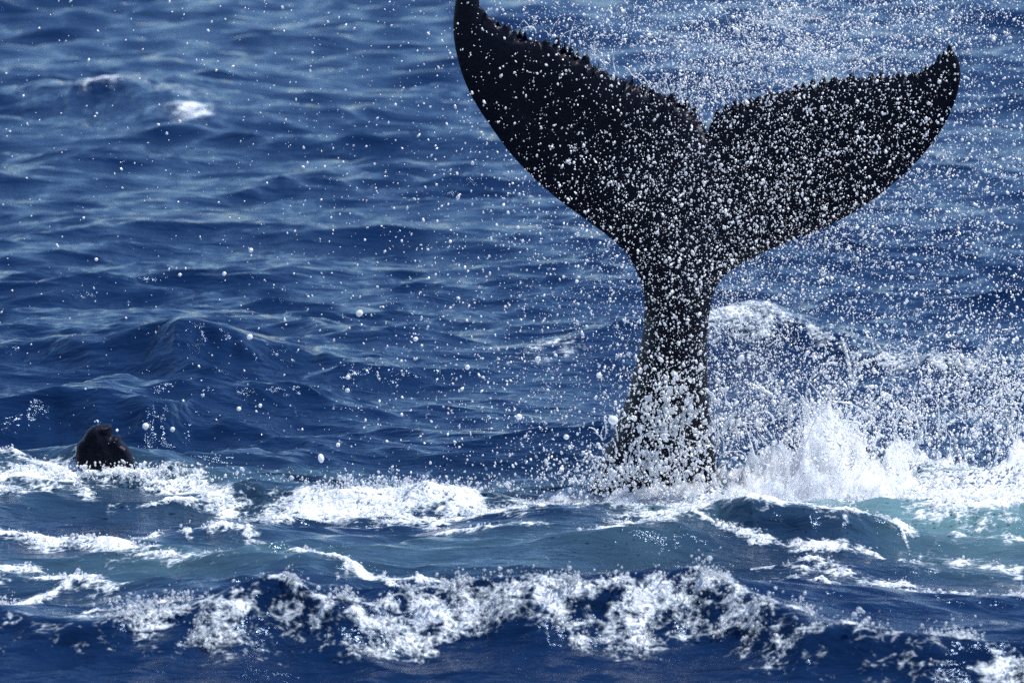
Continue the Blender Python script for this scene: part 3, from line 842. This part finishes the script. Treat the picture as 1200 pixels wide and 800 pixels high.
# froth lying on the foam of the sea
def froth():
    r = np.random.default_rng(41)
    m = SFINE & (SY < 48) & (SFOAM > 0.34)
    idx = np.nonzero(m)[0]
    # weight by area of the cell and by foam
    wgt = (SY[idx] / 27) ** 3.0 * np.clip(SFOAM[idx] - 0.30, 0.02, 0.4)
    wgt *= np.clip(0.5 + 2.0 * fbm(SX[idx] * 4, SY[idx] * 4, 95, 3), 0.02, 3)
    fgm = SY[idx] < 30.5
    wgt = wgt * np.where(fgm, 2.2, 0.35)
    wgt /= wgt.sum()
    k = r.choice(idx, 21000, p=wgt)
    P = SCO[k].astype(float)
    fg = P[:, 1] < 30.5
    up = np.abs(r.normal(0, 1, len(k))) ** 1.6 * np.where(fg, 0.030, 0.010)
    P[:, 0] += r.uniform(-.012, .012, len(k)); P[:, 1] += r.uniform(-.03, .03, len(k)) - np.where(fg, up * .5, 0); P[:, 2] += up
    rad = np.exp(r.normal(np.log(0.0036), 0.60, len(k)))
    rad = np.clip(rad, .002, .017)
    sc = rad[:, None] * r.uniform(.8, 1.3, (len(k), 3))
    return P, sc
a, b = froth()
fr = scatter_object('sea_froth', a, b, M_FROTH, 2, 5, 0.45)
tag(fr, 'bubbly white froth riding on the breaking crests and foam lines', 'foam', kind='stuff')

# ------------------------------------------------------------ the large drops one can pick out
def drop_mesh(seed):
    bm = bmesh.new(); bmesh.ops.create_icosphere(bm, subdivisions=3, radius=1.0)
    r = random.Random(seed); v0 = Vector((r.uniform(-1, 1), r.uniform(-1, 1), r.uniform(-1, 1))).normalized()
    for v in bm.verts:
        dd = v.co.normalized().dot(v0)
        v.co *= 1 + 0.10 * dd + 0.08 * math.sin(3 * v.co.x + seed) * v.co.z
    for f in bm.faces: f.smooth = True
    me = bpy.data.meshes.new('water_drop'); bm.to_mesh(me); bm.free(); me.materials.append(M_DROP)
    return me
dm = [drop_mesh(i) for i in range(4)]
BIG = [(421, 367, 4.2, 'round white drop, biggest of those above the middle of the open water'),
       (293, 395, 3.6, 'white drop just right of the crest of the dark swell'),
       (171, 499, 4.0, 'white drop just above and right of the dark whale hump'),
       (202, 503, 3.0, 'white drop second to the right of the dark whale hump'),
       (487, 397, 3.0, 'white drop right of the biggest one over the open water'),
       (376, 537, 3.6, 'wide white drop low over the foam line'),
       (294, 293, 2.8, 'white drop high over the open water left of centre'),
       (263, 321, 2.6, 'white drop over the smooth water behind the dark swell'),
       (548, 430, 3.0, 'white drop midway between the dark swell and the tail stock'),
       (408, 442, 2.8, 'upper of two white drops one above the other'),
       (407, 457, 2.8, 'lower of two white drops one above the other'),
       (280, 479, 2.8, 'white drop over the face of the nearer dark swell'),
       (305, 475, 2.4, 'white drop beside another over the nearer dark swell'),
       (396, 521, 2.6, 'white drop close above the foam line at left'),
       (113, 304, 2.2, 'white drop at far left over the flat water'),
       (211, 322, 2.2, 'small white drop left of the smooth water behind the swell'),
       (718, 492, 6.0, 'large ragged white drop left of the tail stock near its foot'),
       (608, 488, 4.0, 'white drop halfway between the foam line and the tail'),
       (702, 440, 3.6, 'white drop just left of the tail stock at mid height'),
       (630, 421, 3.6, 'white drop in front of the pale patch left of the stock'),
       (664, 512, 3.4, 'white drop low between the foam line and the tail stock')]
for i, (px, py, rp, lab) in enumerate(BIG):
    o = new_obj('water_drop', dm[i % 4])
    yy = WY - 1.4 + 0.5 * ((i * 37) % 10) / 10
    x, y, z = at(px, py, yy); o.location = (x, y, z)
    q = rp * MPP * 0.95
    o.scale = (q * (1.6 if 'wide' in lab else 1.0), q, q * 0.95); o.rotation_euler = (0, 0.2 * i, i)
    tag(o, lab, 'water drop', 'large single drops flying left of the tail')
